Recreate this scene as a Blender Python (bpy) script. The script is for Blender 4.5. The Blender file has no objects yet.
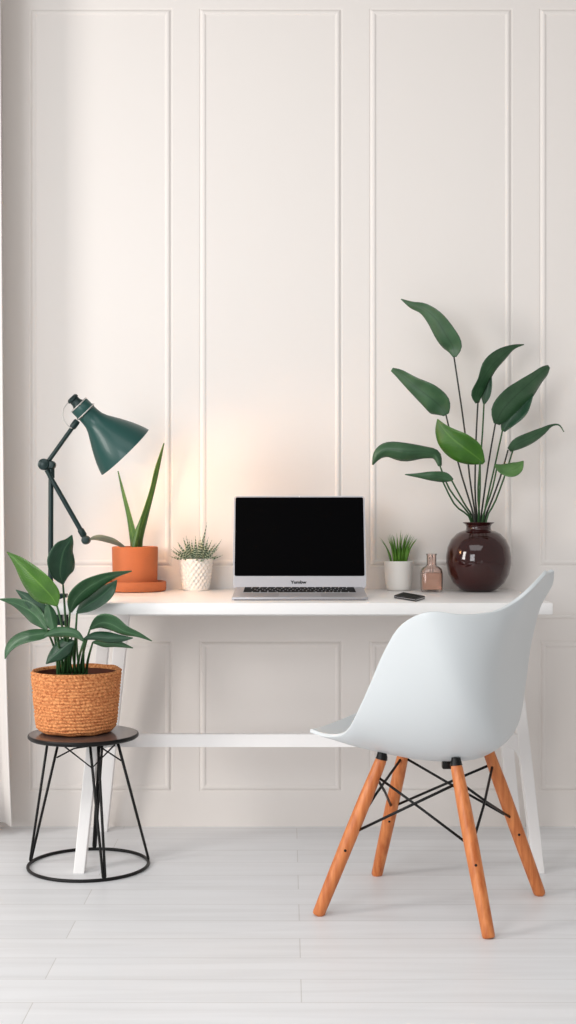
import bpy, bmesh, math, random
from mathutils import Vector, Matrix

random.seed(7)
S = bpy.context.scene
COL = S.collection
PI = math.pi
F = 1300.0          # focal length in pixels for the 576x1024 frame
CD = 4.05           # camera distance to the back wall
CH = 0.98           # camera height

# ------------------------------------------------------------------ camera, world, lights
cam_d = bpy.data.cameras.new('camera')
cam_d.sensor_fit = 'VERTICAL'
cam_d.sensor_height = 36.0
cam_d.lens = F / 1024.0 * 36.0
cam = bpy.data.objects.new('camera', cam_d)
COL.objects.link(cam)
cam.location = (0, -CD, CH)
cam.rotation_euler = (PI / 2, 0, 0)
S.camera = cam

world = bpy.data.worlds.new('world')
S.world = world
world.use_nodes = True
bg = world.node_tree.nodes['Background']
bg.inputs[0].default_value = (1.0, 0.972, 0.95, 1)
bg.inputs[1].default_value = 0.41


def area(name, loc, target, size, size_y, power, color):
    l = bpy.data.lights.new(name, 'AREA')
    l.shape = 'RECTANGLE'
    l.size = size
    l.size_y = size_y
    l.energy = power
    l.color = color
    o = bpy.data.objects.new(name, l)
    COL.objects.link(o)
    o.location = loc
    d = Vector(target) - Vector(loc)
    o.rotation_euler = d.to_track_quat('-Z', 'Y').to_euler()
    return o


area('window_daylight', (-3.3, -2.3, 1.7), (0.1, -0.3, 0.8), 0.8, 1.5, 57, (1.0, 0.965, 0.93))
area('front_left_fill', (-2.1, -4.8, 1.5), (0.1, 0, 0.8), 1.5, 1.8, 56, (0.95, 0.975, 1.0))  # added cool fill from the front left, not a real source
area('overhead_fill', (-0.4, -2.9, 2.85), (-0.2, -2.3, 0.0), 2.6, 1.6, 27, (0.97, 0.985, 1.0))  # added soft top fill to brighten floor, desktop and chair rim; no fixture

S.view_settings.view_transform = 'Standard'
S.view_settings.look = 'None'
S.view_settings.gamma = 1.0
S.view_settings.exposure = 0.09
S.view_settings.use_curve_mapping = False


# ------------------------------------------------------------------ helpers
def W(px, py, d):
    """pixel + distance from the camera plane -> world point"""
    return Vector(((px - 288) * d / F, d - CD, CH - (py - 512) * d / F))


def srgb(r, g, b):
    def f(c):
        c /= 255.0
        return c / 12.92 if c <= 0.04045 else ((c + 0.055) / 1.055) ** 2.4
    return (f(r), f(g), f(b), 1)


def mat(name, col, rough=0.5, metal=0.0, spec=0.5, noise=None, bump=None, coat=0.0, trans=0.0, ior=1.45, sss=0.0):
    """noise=(scale, amount) colour variation, bump=(scale, strength)"""
    m = bpy.data.materials.new(name)
    m.use_nodes = True
    nt = m.node_tree
    p = nt.nodes['Principled BSDF']
    p.inputs['Base Color'].default_value = col
    p.inputs['Roughness'].default_value = rough
    p.inputs['Metallic'].default_value = metal
    p.inputs['Specular IOR Level'].default_value = spec
    p.inputs['Coat Weight'].default_value = coat
    p.inputs['Transmission Weight'].default_value = trans
    p.inputs['IOR'].default_value = ior
    tc = nt.nodes.new('ShaderNodeTexCoord')
    if noise:
        n = nt.nodes.new('ShaderNodeTexNoise')
        n.inputs['Scale'].default_value = noise[0]
        n.inputs['Detail'].default_value = 5
        nt.links.new(tc.outputs['Object'], n.inputs['Vector'])
        mx = nt.nodes.new('ShaderNodeMix')
        mx.data_type = 'RGBA'
        a = noise[1]
        mx.inputs[6].default_value = (col[0] * (1 - a), col[1] * (1 - a), col[2] * (1 - a), 1)
        mx.inputs[7].default_value = (min(1, col[0] * (1 + a)), min(1, col[1] * (1 + a)), min(1, col[2] * (1 + a)), 1)
        nt.links.new(n.outputs['Fac'], mx.inputs[0])
        nt.links.new(mx.outputs[2], p.inputs['Base Color'])
    if bump:
        n2 = nt.nodes.new('ShaderNodeTexNoise')
        n2.inputs['Scale'].default_value = bump[0]
        n2.inputs['Detail'].default_value = 4
        nt.links.new(tc.outputs['Object'], n2.inputs['Vector'])
        b = nt.nodes.new('ShaderNodeBump')
        b.inputs['Strength'].default_value = bump[1]
        b.inputs['Distance'].default_value = 0.002
        nt.links.new(n2.outputs['Fac'], b.inputs['Height'])
        nt.links.new(b.outputs['Normal'], p.inputs['Normal'])
    return m


def mesh_obj(name, bm, m, parent=None, smooth=True, sharp=None):
    """world-space bmesh -> one mesh object; its vertices are stored relative to its parent's origin"""
    me = bpy.data.meshes.new(name)
    org = Vector((0, 0, 0))
    if parent is not None:
        q = parent
        while q is not None:
            org += q.location
            q = q.parent
        bmesh.ops.translate(bm, verts=bm.verts, vec=-org)
    bmesh.ops.recalc_face_normals(bm, faces=bm.faces)
    bm.to_mesh(me)
    bm.free()
    for p in me.polygons:
        p.use_smooth = smooth
    if smooth and sharp is not None:
        me.set_sharp_from_angle(angle=math.radians(sharp))
    o = bpy.data.objects.new(name, me)
    COL.objects.link(o)
    if m is not None:
        me.materials.append(m)
    if parent is not None:
        o.parent = parent
    return o


def thing(name, label, cat, loc, group=None):
    o = bpy.data.objects.new(name, None)
    o.empty_display_size = 0.05
    COL.objects.link(o)
    o.location = loc
    o['label'] = label
    o['category'] = cat
    if group:
        o['group'] = group
    return o


def tag(o, label, cat, group=None):
    o['label'] = label
    o['category'] = cat
    if group:
        o['group'] = group
    return o


def box(bm, lo, hi, bevel=0.0, seg=2):
    r = bmesh.ops.create_cube(bm, size=1.0)
    vs = r['verts']
    c = [(a + b) / 2 for a, b in zip(lo, hi)]
    s = [abs(b - a) for a, b in zip(lo, hi)]
    for v in vs:
        v.co = Vector((v.co.x * s[0] + c[0], v.co.y * s[1] + c[1], v.co.z * s[2] + c[2]))
    if bevel > 0:
        es = list({e for v in vs for e in v.link_edges})
        bmesh.ops.bevel(bm, geom=es, offset=bevel, segments=seg, profile=0.5, affect='EDGES')
    return vs


def hexa(bm, bottom, top, bevel=0.0):
    """solid from two quads (4 points each)"""
    v = [bm.verts.new(p) for p in list(bottom) + list(top)]
    fs = [bm.faces.new((v[3], v[2], v[1], v[0])), bm.faces.new(v[4:8])]
    for i in range(4):
        j = (i + 1) % 4
        fs.append(bm.faces.new((v[i], v[j], v[4 + j], v[4 + i])))
    if bevel > 0:
        es = list({e for f in fs for e in f.edges})
        bmesh.ops.bevel(bm, geom=es, offset=bevel, segments=2, profile=0.5, affect='EDGES')


def frame_at(t):
    t = t.normalized()
    up = Vector((0, 0, 1)) if abs(t.z) < 0.9 else Vector((1, 0, 0))
    a = t.cross(up).normalized()
    b = t.cross(a).normalized()
    return a, b


def tube(bm, pts, rad, n=12, caps=True, closed=False):
    """tube along points; rad is a number or one radius per point"""
    pts = [Vector(p) for p in pts]
    k = len(pts)
    rr = rad if isinstance(rad, (list, tuple)) else [rad] * k
    rings = []
    prev_a = None
    for i, p in enumerate(pts):
        if closed:
            t = pts[(i + 1) % k] - pts[i - 1]
        else:
            t = pts[min(i + 1, k - 1)] - pts[max(i - 1, 0)]
        t.normalize()
        if prev_a is None:
            a, b = frame_at(t)
        else:
            a = (prev_a - t * prev_a.dot(t)).normalized()
            b = t.cross(a)
        prev_a = a
        rings.append([bm.verts.new(p + (a * math.cos(2 * PI * j / n) + b * math.sin(2 * PI * j / n)) * rr[i]) for j in range(n)])
    m = k if closed else k - 1
    for i in range(m):
        r0, r1 = rings[i], rings[(i + 1) % k]
        for j in range(n):
            bm.faces.new((r0[j], r0[(j + 1) % n], r1[(j + 1) % n], r1[j]))
    if caps and not closed:
        bm.faces.new(rings[0][::-1])
        bm.faces.new(rings[-1])


def spline(pts, n):
    """Catmull-Rom through tuples of equal length"""
    P = [tuple(p) for p in pts]
    k = len(P)
    out = []
    for s in range(n):
        u = s / (n - 1) * (k - 1)
        i = min(int(u), k - 2)
        t = u - i
        p0 = P[max(i - 1, 0)]
        p1 = P[i]
        p2 = P[i + 1]
        p3 = P[min(i + 2, k - 1)]
        q = []
        for a, b, c, d in zip(p0, p1, p2, p3):
            q.append(0.5 * (2 * b + (c - a) * t + (2 * a - 5 * b + 4 * c - d) * t * t + (3 * b - a - 3 * c + d) * t ** 3))
        out.append(q)
    return out


def lathe(bm, base, prof, axis=(0, 0, 1), n=48, close_ends=True):
    """prof: list of (radius, distance along axis); base: world point"""
    ax = Vector(axis).normalized()
    if abs(ax.z) > 0.999:
        a, b = Vector((1, 0, 0)), Vector((0, 1, 0)) * (1 if ax.z > 0 else -1)
    else:
        a, b = frame_at(ax)
    base = Vector(base)
    rings = []
    for r, h in prof:
        c = base + ax * h
        if r < 1e-6:
            rings.append([bm.verts.new(c)])
        else:
            rings.append([bm.verts.new(c + (a * math.cos(2 * PI * j / n) + b * math.sin(2 * PI * j / n)) * r) for j in range(n)])
    for r0, r1 in zip(rings, rings[1:]):
        if len(r0) == 1 and len(r1) == 1:
            continue
        for j in range(n):
            k = (j + 1) % n
            if len(r0) == 1:
                bm.faces.new((r0[0], r1[k], r1[j]))
            elif len(r1) == 1:
                bm.faces.new((r0[j], r0[k], r1[0]))
            else:
                bm.faces.new((r0[j], r0[k], r1[k], r1[j]))
    if close_ends:
        if len(rings[0]) > 1:
            bm.faces.new(rings[0][::-1])
        if len(rings[-1]) > 1:
            bm.faces.new(rings[-1])
    return rings


# ------------------------------------------------------------------ materials
def wall_material():
    m = mat('painted_wall', srgb(237, 231, 226), rough=0.62, spec=0.25, noise=(1.3, 0.012), bump=(60, 0.04))
    return m


def floor_material():
    m = bpy.data.materials.new('pale_wood_planks')
    m.use_nodes = True
    nt = m.node_tree
    p = nt.nodes['Principled BSDF']
    p.inputs['Roughness'].default_value = 0.42
    p.inputs['Specular IOR Level'].default_value = 0.4
    tc = nt.nodes.new('ShaderNodeTexCoord')
    mp = nt.nodes.new('ShaderNodeMapping')
    mp.inputs['Location'].default_value = (-0.027, 0.023, 0)
    nt.links.new(tc.outputs['Object'], mp.inputs['Vector'])
    br = nt.nodes.new('ShaderNodeTexBrick')
    br.offset = 0.37
    br.inputs['Scale'].default_value = 1.0
    br.inputs['Color1'].default_value = srgb(230, 231, 233)
    br.inputs['Color2'].default_value = srgb(236, 237, 239)
    br.inputs['Mortar'].default_value = srgb(208, 207, 206)
    br.inputs['Mortar Size'].default_value = 0.0012
    br.inputs['Mortar Smooth'].default_value = 0.3
    br.inputs['Bias'].default_value = 0.0
    br.inputs['Brick Width'].default_value = 1.45
    br.inputs['Row Height'].default_value = 0.13
    nt.links.new(mp.outputs[0], br.inputs['Vector'])
    # grain stretched along X
    mp2 = nt.nodes.new('ShaderNodeMapping')
    mp2.inputs['Scale'].default_value = (0.9, 14, 1)
    nt.links.new(tc.outputs['Object'], mp2.inputs['Vector'])
    n = nt.nodes.new('ShaderNodeTexNoise')
    n.inputs['Scale'].default_value = 1.6
    n.inputs['Detail'].default_value = 8
    n.inputs['Distortion'].default_value = 0.7
    nt.links.new(mp2.outputs[0], n.inputs['Vector'])
    cr = nt.nodes.new('ShaderNodeValToRGB')
    cr.color_ramp.elements[0].position = 0.27
    cr.color_ramp.elements[0].color = (0.88, 0.875, 0.87, 1)
    cr.color_ramp.elements[1].position = 0.60
    cr.color_ramp.elements[1].color = (1, 1, 1, 1)
    nt.links.new(n.outputs['Fac'], cr.inputs[0])
    mx = nt.nodes.new('ShaderNodeMix')
    mx.data_type = 'RGBA'
    mx.blend_type = 'MULTIPLY'
    mx.inputs[0].default_value = 0.75
    nt.links.new(br.outputs['Color'], mx.inputs[6])
    nt.links.new(cr.outputs[0], mx.inputs[7])
    nt.links.new(mx.outputs[2], p.inputs['Base Color'])
    b = nt.nodes.new('ShaderNodeBump')
    b.inputs['Strength'].default_value = 0.25
    b.inputs['Distance'].default_value = 0.001
    b.invert = True
    nt.links.new(br.outputs['Fac'], b.inputs['Height'])
    nt.links.new(b.outputs['Normal'], p.inputs['Normal'])
    return m


def leaf_material(name, col, dark, rib, rough=0.30, veins=26, bands=False):
    m = bpy.data.materials.new(name)
    m.use_nodes = True
    nt = m.node_tree
    L = nt.links
    p = nt.nodes['Principled BSDF']
    p.inputs['Roughness'].default_value = rough
    p.inputs['Specular IOR Level'].default_value = 0.45
    uv = nt.nodes.new('ShaderNodeUVMap')
    sep = nt.nodes.new('ShaderNodeSeparateXYZ')
    L.new(uv.outputs[0], sep.inputs[0])

    def math_n(op, a, b=None):
        n = nt.nodes.new('ShaderNodeMath')
        n.operation = op
        for i, x in enumerate((a, b)):
            if x is None:
                continue
            if isinstance(x, (int, float)):
                n.inputs[i].default_value = x
            else:
                L.new(x, n.inputs[i])
        return n.outputs[0]
    au = math_n('ABSOLUTE', math_n('SUBTRACT', sep.outputs[0], 0.5))          # 0 at the midrib
    tc = nt.nodes.new('ShaderNodeTexCoord')
    n = nt.nodes.new('ShaderNodeTexNoise')
    n.inputs['Scale'].default_value = 22
    n.inputs['Detail'].default_value = 4
    L.new(tc.outputs['Object'], n.inputs['Vector'])
    mx = nt.nodes.new('ShaderNodeMix')
    mx.data_type = 'RGBA'
    mx.inputs[6].default_value = dark
    mx.inputs[7].default_value = col
    L.new(n.outputs['Fac'], mx.inputs[0])
    # side veins
    ph = math_n('MULTIPLY', math_n('SUBTRACT', sep.outputs[1], math_n('MULTIPLY', au, 0.5)), veins * 2 * PI)
    vein = math_n('POWER', math_n('MULTIPLY', math_n('ADD', math_n('SINE', ph), 1.0), 0.5), 5.0 if not bands else 1.6)
    mv = nt.nodes.new('ShaderNodeMix')
    mv.data_type = 'RGBA'
    L.new(math_n('MULTIPLY', vein, 0.30 if not bands else 0.8), mv.inputs[0])
    L.new(mx.outputs[2], mv.inputs[6])
    mv.inputs[7].default_value = dark if not bands else rib
    # midrib
    ribf = math_n('SUBTRACT', 1.0, math_n('MINIMUM', math_n('MULTIPLY', au, 22.0), 1.0))
    mr = nt.nodes.new('ShaderNodeMix')
    mr.data_type = 'RGBA'
    L.new(math_n('MULTIPLY', ribf, 0.55), mr.inputs[0])
    L.new(mv.outputs[2], mr.inputs[6])
    mr.inputs[7].default_value = rib
    # pale margin
    ed = math_n('MAXIMUM', math_n('MULTIPLY', math_n('SUBTRACT', au, 0.465), 25.0), 0.0)
    me_ = nt.nodes.new('ShaderNodeMix')
    me_.data_type = 'RGBA'
    L.new(math_n('MULTIPLY', ed, 0.55), me_.inputs[0])
    L.new(mr.outputs[2], me_.inputs[6])
    me_.inputs[7].default_value = rib
    L.new(me_.outputs[2], p.inputs['Base Color'])
    b = nt.nodes.new('ShaderNodeBump')
    b.inputs['Strength'].default_value = 0.25
    b.inputs['Distance'].default_value = 0.0015
    L.new(vein, b.inputs['Height'])
    L.new(b.outputs['Normal'], p.inputs['Normal'])
    return m


def wood_material():
    m = bpy.data.materials.new('orange_beech')
    m.use_nodes = True
    nt = m.node_tree
    p = nt.nodes['Principled BSDF']
    p.inputs['Roughness'].default_value = 0.4
    tc = nt.nodes.new('ShaderNodeTexCoord')
    mp = nt.nodes.new('ShaderNodeMapping')
    mp.inputs['Scale'].default_value = (60, 60, 5)
    nt.links.new(tc.outputs['Object'], mp.inputs['Vector'])
    n = nt.nodes.new('ShaderNodeTexNoise')
    n.inputs['Scale'].default_value = 1.5
    n.inputs['Detail'].default_value = 6
    nt.links.new(mp.outputs[0], n.inputs['Vector'])
    cr = nt.nodes.new('ShaderNodeValToRGB')
    cr.color_ramp.elements[0].position = 0.3
    cr.color_ramp.elements[0].color = srgb(183, 96, 44)
    cr.color_ramp.elements[1].position = 0.7
    cr.color_ramp.elements[1].color = srgb(226, 141, 82)
    nt.links.new(n.outputs['Fac'], cr.inputs[0])
    nt.links.new(cr.outputs[0], p.inputs['Base Color'])
    return m


def basket_material():
    m = bpy.data.materials.new('woven_seagrass')
    m.use_nodes = True
    nt = m.node_tree
    p = nt.nodes['Principled BSDF']
    p.inputs['Roughness'].default_value = 0.75
    p.inputs['Specular IOR Level'].default_value = 0.2
    tc = nt.nodes.new('ShaderNodeTexCoord')
    n = nt.nodes.new('ShaderNodeTexNoise')
    n.inputs['Scale'].default_value = 150
    n.inputs['Detail'].default_value = 6
    nt.links.new(tc.outputs['Object'], n.inputs['Vector'])
    cr = nt.nodes.new('ShaderNodeValToRGB')
    cr.color_ramp.elements[0].position = 0.3
    cr.color_ramp.elements[0].color = srgb(168, 90, 50)
    cr.color_ramp.elements[1].position = 0.65
    cr.color_ramp.elements[1].color = srgb(240, 170, 112)
    nt.links.new(n.outputs['Fac'], cr.inputs[0])
    nt.links.new(cr.outputs[0], p.inputs['Base Color'])
    return m


M = {}
M['wall'] = wall_material()
M['floor'] = floor_material()
M['curtain'] = mat('white_linen', srgb(226, 221, 217), rough=0.9, spec=0.1, bump=(300, 0.15))
M['desk'] = mat('white_lacquer', srgb(240, 238, 237), rough=0.32, noise=(4, 0.01))
M['shell'] = mat('white_plastic', srgb(215, 220, 222), rough=0.34, noise=(3, 0.008))
M['wood'] = wood_material()
M['black'] = mat('black_steel', srgb(13, 12, 12), rough=0.4, metal=0.0, spec=0.35, noise=(30, 0.1))
M['stooltop'] = mat('dark_stained_veneer', srgb(92, 78, 76), rough=0.28, noise=(25, 0.2), coat=0.4)
M['stooledge'] = mat('black_edge_band', srgb(12, 11, 11), rough=0.42, spec=0.3, noise=(30, 0.1))
M['green'] = mat('green_enamel', srgb(22, 70, 65), rough=0.38, noise=(8, 0.05), coat=0.1)
M['darkgreen'] = mat('dark_green_enamel', srgb(20, 42, 41), rough=0.32, metal=0.2, noise=(12, 0.1))
M['inner'] = mat('white_reflector', srgb(235, 232, 225), rough=0.5)
M['cable'] = mat('pale_metal_wire', srgb(205, 200, 195), rough=0.35, metal=0.4)
M['terracotta'] = mat('terracotta', srgb(188, 108, 68), rough=0.6, spec=0.3, noise=(18, 0.06), bump=(90, 0.08))
M['soil'] = mat('potting_soil', srgb(48, 30, 24), rough=0.95, noise=(90, 0.5), bump=(120, 0.9))
M['ceramic'] = mat('white_ceramic', srgb(240, 236, 230), rough=0.4, noise=(10, 0.01))
M['silver'] = mat('brushed_aluminium', srgb(174, 173, 177), rough=0.38, metal=0.5, noise=(120, 0.02))
M['screen'] = mat('black_display_glass', srgb(2, 2, 3), rough=0.5, spec=0.03)
M['key'] = mat('black_keycap', srgb(12, 12, 14), rough=0.6, spec=0.2)
M['keywell'] = mat('silver_keyboard_bed', srgb(186, 186, 190), rough=0.45, metal=0.4)
M['pad'] = mat('grey_trackpad', srgb(178, 178, 182), rough=0.3, metal=0.4)
M['phone'] = mat('black_gloss', srgb(12, 12, 14), rough=0.35, spec=0.25)
M['phoneside'] = mat('brushed_steel_edge', srgb(190, 190, 192), rough=0.25, metal=0.9)
M['basket'] = basket_material()
M['leaf'] = leaf_material('deep_green_leaf', srgb(66, 110, 68), srgb(18, 56, 34), srgb(96, 132, 92))
M['leafbright'] = leaf_material('bright_green_leaf', srgb(72, 122, 14), srgb(16, 66, 6), srgb(100, 142, 46))
M['leafdark'] = leaf_material('dark_green_leaf', srgb(44, 86, 58), srgb(16, 46, 32), srgb(74, 112, 78))
M['leafvase'] = leaf_material('paddle_leaf', srgb(74, 112, 76), srgb(22, 60, 34), srgb(26, 52, 32), veins=34)
M['leafvasebright'] = leaf_material('young_paddle_leaf', srgb(64, 116, 22), srgb(24, 72, 12), srgb(96, 138, 50), veins=34)
M['leafpale'] = leaf_material('pale_curled_leaf', srgb(108, 146, 84), srgb(52, 96, 46), srgb(70, 104, 50), veins=20)
M['leafgrey'] = leaf_material('grey_green_leaf', srgb(140, 152, 140), srgb(96, 114, 100), srgb(70, 84, 70))
M['snake'] = leaf_material('snake_plant_leaf', srgb(84, 124, 46), srgb(36, 74, 36), srgb(140, 170, 80), veins=9)
M['blade'] = leaf_material('grassy_blade', srgb(120, 168, 52), srgb(48, 98, 34), srgb(170, 196, 110), veins=3)
M['haworthia'] = leaf_material('banded_succulent', srgb(62, 98, 66), srgb(26, 56, 36), srgb(222, 232, 206), veins=8, bands=True)
M['stem'] = mat('green_stem', srgb(46, 84, 44), rough=0.45, noise=(40, 0.2))
M['stemdark'] = mat('dark_stem', srgb(50, 52, 46), rough=0.45, noise=(40, 0.25))


def glass(name, col, rough=0.02, dens=None, bumps=0.0, trans=1.0):
    m = mat(name, col, rough=rough, trans=trans, ior=1.45)
    nt = m.node_tree
    p = nt.nodes['Principled BSDF']
    if bumps:
        tc = nt.nodes.new('ShaderNodeTexCoord')
        n = nt.nodes.new('ShaderNodeTexNoise')
        n.inputs['Scale'].default_value = 26
        n.inputs['Detail'].default_value = 3
        nt.links.new(tc.outputs['Object'], n.inputs['Vector'])
        b = nt.nodes.new('ShaderNodeBump')
        b.inputs['Strength'].default_value = bumps
        b.inputs['Distance'].default_value = 0.003
        nt.links.new(n.outputs['Fac'], b.inputs['Height'])
        nt.links.new(b.outputs['Normal'], p.inputs['Normal'])
    return m


M['vase'] = mat('burgundy_glass', srgb(60, 18, 16), rough=0.06, coat=0.4, noise=(7, 0.75), bump=(20, 0.9), trans=0.35)
M['pinkglass'] = glass('pink_glass', srgb(252, 236, 230), rough=0.03, bumps=0.5)


# ------------------------------------------------------------------ room
def struct(o):
    o['kind'] = 'structure'
    return o


def build_wall():
    bm = bmesh.new()
    px0, pitch, wpx = 29.0, 170.0, 143.5
    k = CD / F
    panels_x = []
    for i in range(-6, 10):
        a = (px0 + pitch * i - 288) * k
        panels_x.append((a, a + wpx * k))
    rows = [(0.108, 0.581), (0.809, 2.550)]
    xs = [-3.6]
    for a, b in panels_x:
        xs += [a, b]
    xs.append(5.2)
    zs = [0.0, rows[0][0], rows[0][1], rows[1][0], rows[1][1], 2.9]
    V = {}

    def vert(x, y, z):
        key = (round(x, 5), round(y, 5), round(z, 5))
        if key not in V:
            V[key] = bm.verts.new((x, y, z))
        return V[key]
    # (inset, y): negative y is towards the room
    prof = [(0, 0), (0.003, 0.0016), (0.006, 0.0010), (0.0105, -0.0032), (0.0145, -0.0042), (0.0185, -0.0036), (0.0225, -0.0012), (0.026, -0.0010)]
    for i in range(len(xs) - 1):
        for j in range(len(zs) - 1):
            x0, x1, z0, z1 = xs[i], xs[i + 1], zs[j], zs[j + 1]
            if i % 2 == 1 and j % 2 == 1:
                loops = []
                for ins, y in prof:
                    loops.append([vert(x0 + ins, y, z0 + ins), vert(x1 - ins, y, z0 + ins), vert(x1 - ins, y, z1 - ins), vert(x0 + ins, y, z1 - ins)])
                for a, b in zip(loops, loops[1:]):
                    for q in range(4):
                        r = (q + 1) % 4
                        bm.faces.new((a[q], a[r], b[r], b[q]))
                bm.faces.new(loops[-1])
            else:
                bm.faces.new((vert(x0, 0, z0), vert(x1, 0, z0), vert(x1, 0, z1), vert(x0, 0, z1)))
    # back slab closes the wall
    vs = [bm.verts.new(p) for p in ((-3.6, 0.12, 0), (5.2, 0.12, 0), (5.2, 0.12, 2.9), (-3.6, 0.12, 2.9))]
    bm.faces.new(vs[::-1])
    return struct(mesh_obj('wall_back', bm, M['wall'], smooth=False))


build_wall()
bm = bmesh.new()
box(bm, (-3.6, -0.0035, 0.650), (5.2, 0.001, 0.662), 0.0012)
struct(mesh_obj('trim_1', bm, M['wall'], smooth=False))
bm = bmesh.new()
box(bm, (-3.6, -6.5, -0.05), (5.2, 0.12, 0.0))
struct(mesh_obj('floor', bm, M['floor'], smooth=False))

# white curtain hanging beside the panelled wall, left edge of the picture
bm = bmesh.new()
nx, nz = 90, 24
grid = []
for i in range(nx + 1):
    u = i / nx
    row = []
    for j in range(nz + 1):
        v = j / nz
        z = 0.036 + v * 2.77
        flare = (1 - v) ** 6
        xr = -0.846 - 0.014 * v + 0.016 * flare
        x = xr - (1 - u) * 0.52
        y = -0.140 - 0.032 * math.sin(u * 26 + 0.6 * v) - 0.012 * math.sin(u * 11 + 2) - 0.02 * flare * math.sin(u * 18)
        row.append(bm.verts.new((x, y, z)))
    grid.append(row)
for i in range(nx):
    for j in range(nz):
        bm.faces.new((grid[i][j], grid[i + 1][j], grid[i + 1][j + 1], grid[i][j + 1]))
o = mesh_obj('curtain', bm, M['curtain'])
md = o.modifiers.new('thickness', 'SOLIDIFY')
md.thickness = 0.003
tag(o, 'white linen curtain hanging to the floor at the left edge', 'curtain')

# ------------------------------------------------------------------ desk
ZT = 0.740
DF = 3.43
desk = thing('desk', 'long white desk with slanted legs against the panelled wall', 'desk', (0.035, -0.3, 0))
bm = bmesh.new()
box(bm, (-0.63, DF - CD, ZT - 0.031), (0.699, -0.012, ZT), 0.0025, 2)
mesh_obj('desktop', bm, M['desk'], desk, sharp=40)


def desk_leg(sgn, x_foot, x_top, w, d_foot, d_top, th):
    """x = outer edge position of the leg; front face distance d"""
    b = bmesh.new()
    zt = ZT - 0.031
    y0, y1 = d_foot - CD, d_top - CD
    bot = [(x_foot, y0, 0), (x_foot - sgn * w, y0, 0), (x_foot - sgn * w, y0 + th, 0), (x_foot, y0 + th, 0)]
    top = [(x_top, y1, zt), (x_top - sgn * (w + 0.006), y1, zt), (x_top - sgn * (w + 0.006), y1 + th, zt), (x_top, y1 + th, zt)]
    if sgn < 0:
        bot, top = bot[::-1], top[::-1]
    hexa(b, bot, top, 0.002)
    return mesh_obj('leg', b, M['desk'], desk, smooth=False)


desk_leg(1, 0.696, 0.672, 0.030, 3.52, 3.86, 0.035)        # right front
desk_leg(-1, -0.582, -0.556, 0.030, 3.52, 3.86, 0.035)     # left front
desk_leg(1, 0.716, 0.640, 0.034, 3.98, 3.92, 0.035)        # right rear
desk_leg(-1, -0.588, -0.515, 0.034, 3.98, 3.92, 0.035)     # left rear
# crossbar between the front legs, with haunched ends
bm = bmesh.new()
zc = 0.332
yc = 3.52 + 0.34 * zc / 0.709 - CD
hw, th = 0.0165, 0.026
xl, xr = -0.545, 0.655
prof = [(xl, zc - hw - 0.040), (xl + 0.006, zc - hw - 0.022), (xl + 0.018, zc - hw - 0.006), (xl + 0.036, zc - hw),
        (xr - 0.036, zc - hw), (xr - 0.018, zc - hw - 0.006), (xr - 0.006, zc - hw - 0.022), (xr, zc - hw - 0.040),
        (xr, zc + hw), (xl, zc + hw)]
fr = [bm.verts.new((x, yc + 0.004 + (z - zc) * 0.48, z)) for x, z in prof]
bk = [bm.verts.new((x, yc + 0.004 + th + (z - zc) * 0.48, z)) for x, z in prof]
bm.faces.new(fr)
bm.faces.new(bk[::-1])
for i in range(len(prof)):
    j = (i + 1) % len(prof)
    bm.faces.new((fr[j], fr[i], bk[i], bk[j]))
mesh_obj('crossbar', bm, M['desk'], desk, smooth=False)
# apron under the worktop that carries the legs
bm = bmesh.new()
box(bm, (-0.50, 3.94 - CD, ZT - 0.075), (0.60, 3.96 - CD, ZT - 0.031), 0.001)
mesh_obj('apron', bm, M['desk'], desk, smooth=False)

# ------------------------------------------------------------------ chair
CC = Vector((0.355, -0.80, 0))
FV = Vector((-0.915, 0.403, 0)).normalized()      # forward of the chair
WV = Vector((0.403, 0.915, 0)).normalized()       # away from the camera


def CW(f, w, z):
    return CC + FV * f + WV * w + Vector((0, 0, z))


def solve_fz(px, py, w):
    """chair-local (forward, height) seen at a pixel for a given sideways offset"""
    k = (px - 288) / F
    ax = CC.x + WV.x * w
    ay = CC.y + CD + WV.y * w
    f = (k * ay - ax) / (FV.x - k * FV.y)
    d = ay + FV.y * f
    return f, CH - (py - 512) * d / F


chair = thing('desk_chair', 'white moulded shell chair on splayed orange wooden legs, before the desk', 'chair', (CC.x, CC.y, 0))
rows_c = [((.245, .440), (311, 730, -.19)), ((.205, .427), (328, 735, -.215)), ((.13, .398), (347, 731, -.235)), ((.06, .380), (361, 706, -.25)),
          ((0, .372), (372, 682, -.262)), ((-.07, .372), (386, 650, -.28)), ((-.14, .386), (403, 624, -.295)), ((-.195, .43), (430, 611.5, -.30)),
          ((-.205, .49), (465, 614.5, -.262)), ((-.208, .58), (495, 611, -.198)), ((-.222, .68), (515, 601, -.14)), ((-.262, .77), (532, 587, -.10)),
          ((-.293, .834), (547, 571, -.03))]
ctrl = []
for (cf, cz), (px, py, w) in rows_c:
    rf, rz = solve_fz(px, py, w)
    ctrl.append((cf, cz, rf, rz, abs(w)))
st = spline(ctrl, 49)
bm = bmesh.new()
NT = 28
grid = []
for s, (cf, cz, rf, rz, w) in enumerate(st):
    row = []
    for t in range(-NT, NT + 1):
        a = abs(t) / NT
        ph = a * PI / 2
        ww = w * math.sin(ph) ** 0.86
        h = 1 - math.cos(ph) ** 1.05
        lower = 0.0
        if t > 0:
            lower = -0.050 * h * math.exp(-((s - 27) / 10.0) ** 2)
        fl = h ** 6 * 0.006      # the rim turns out a little
        row.append(bm.verts.new(CW(cf + (rf - cf) * h, (ww + fl) * (1 if t >= 0 else -1), cz + (rz - cz) * h + lower)))
    grid.append(row)
for i in range(len(grid) - 1):
    for j in range(2 * NT):
        bm.faces.new((grid[i][j], grid[i + 1][j], grid[i + 1][j + 1], grid[i][j + 1]))
shell = mesh_obj('seat_shell', bm, M['shell'], chair)
md = shell.modifiers.new('thickness', 'SOLIDIFY')
md.thickness = 0.009
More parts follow.
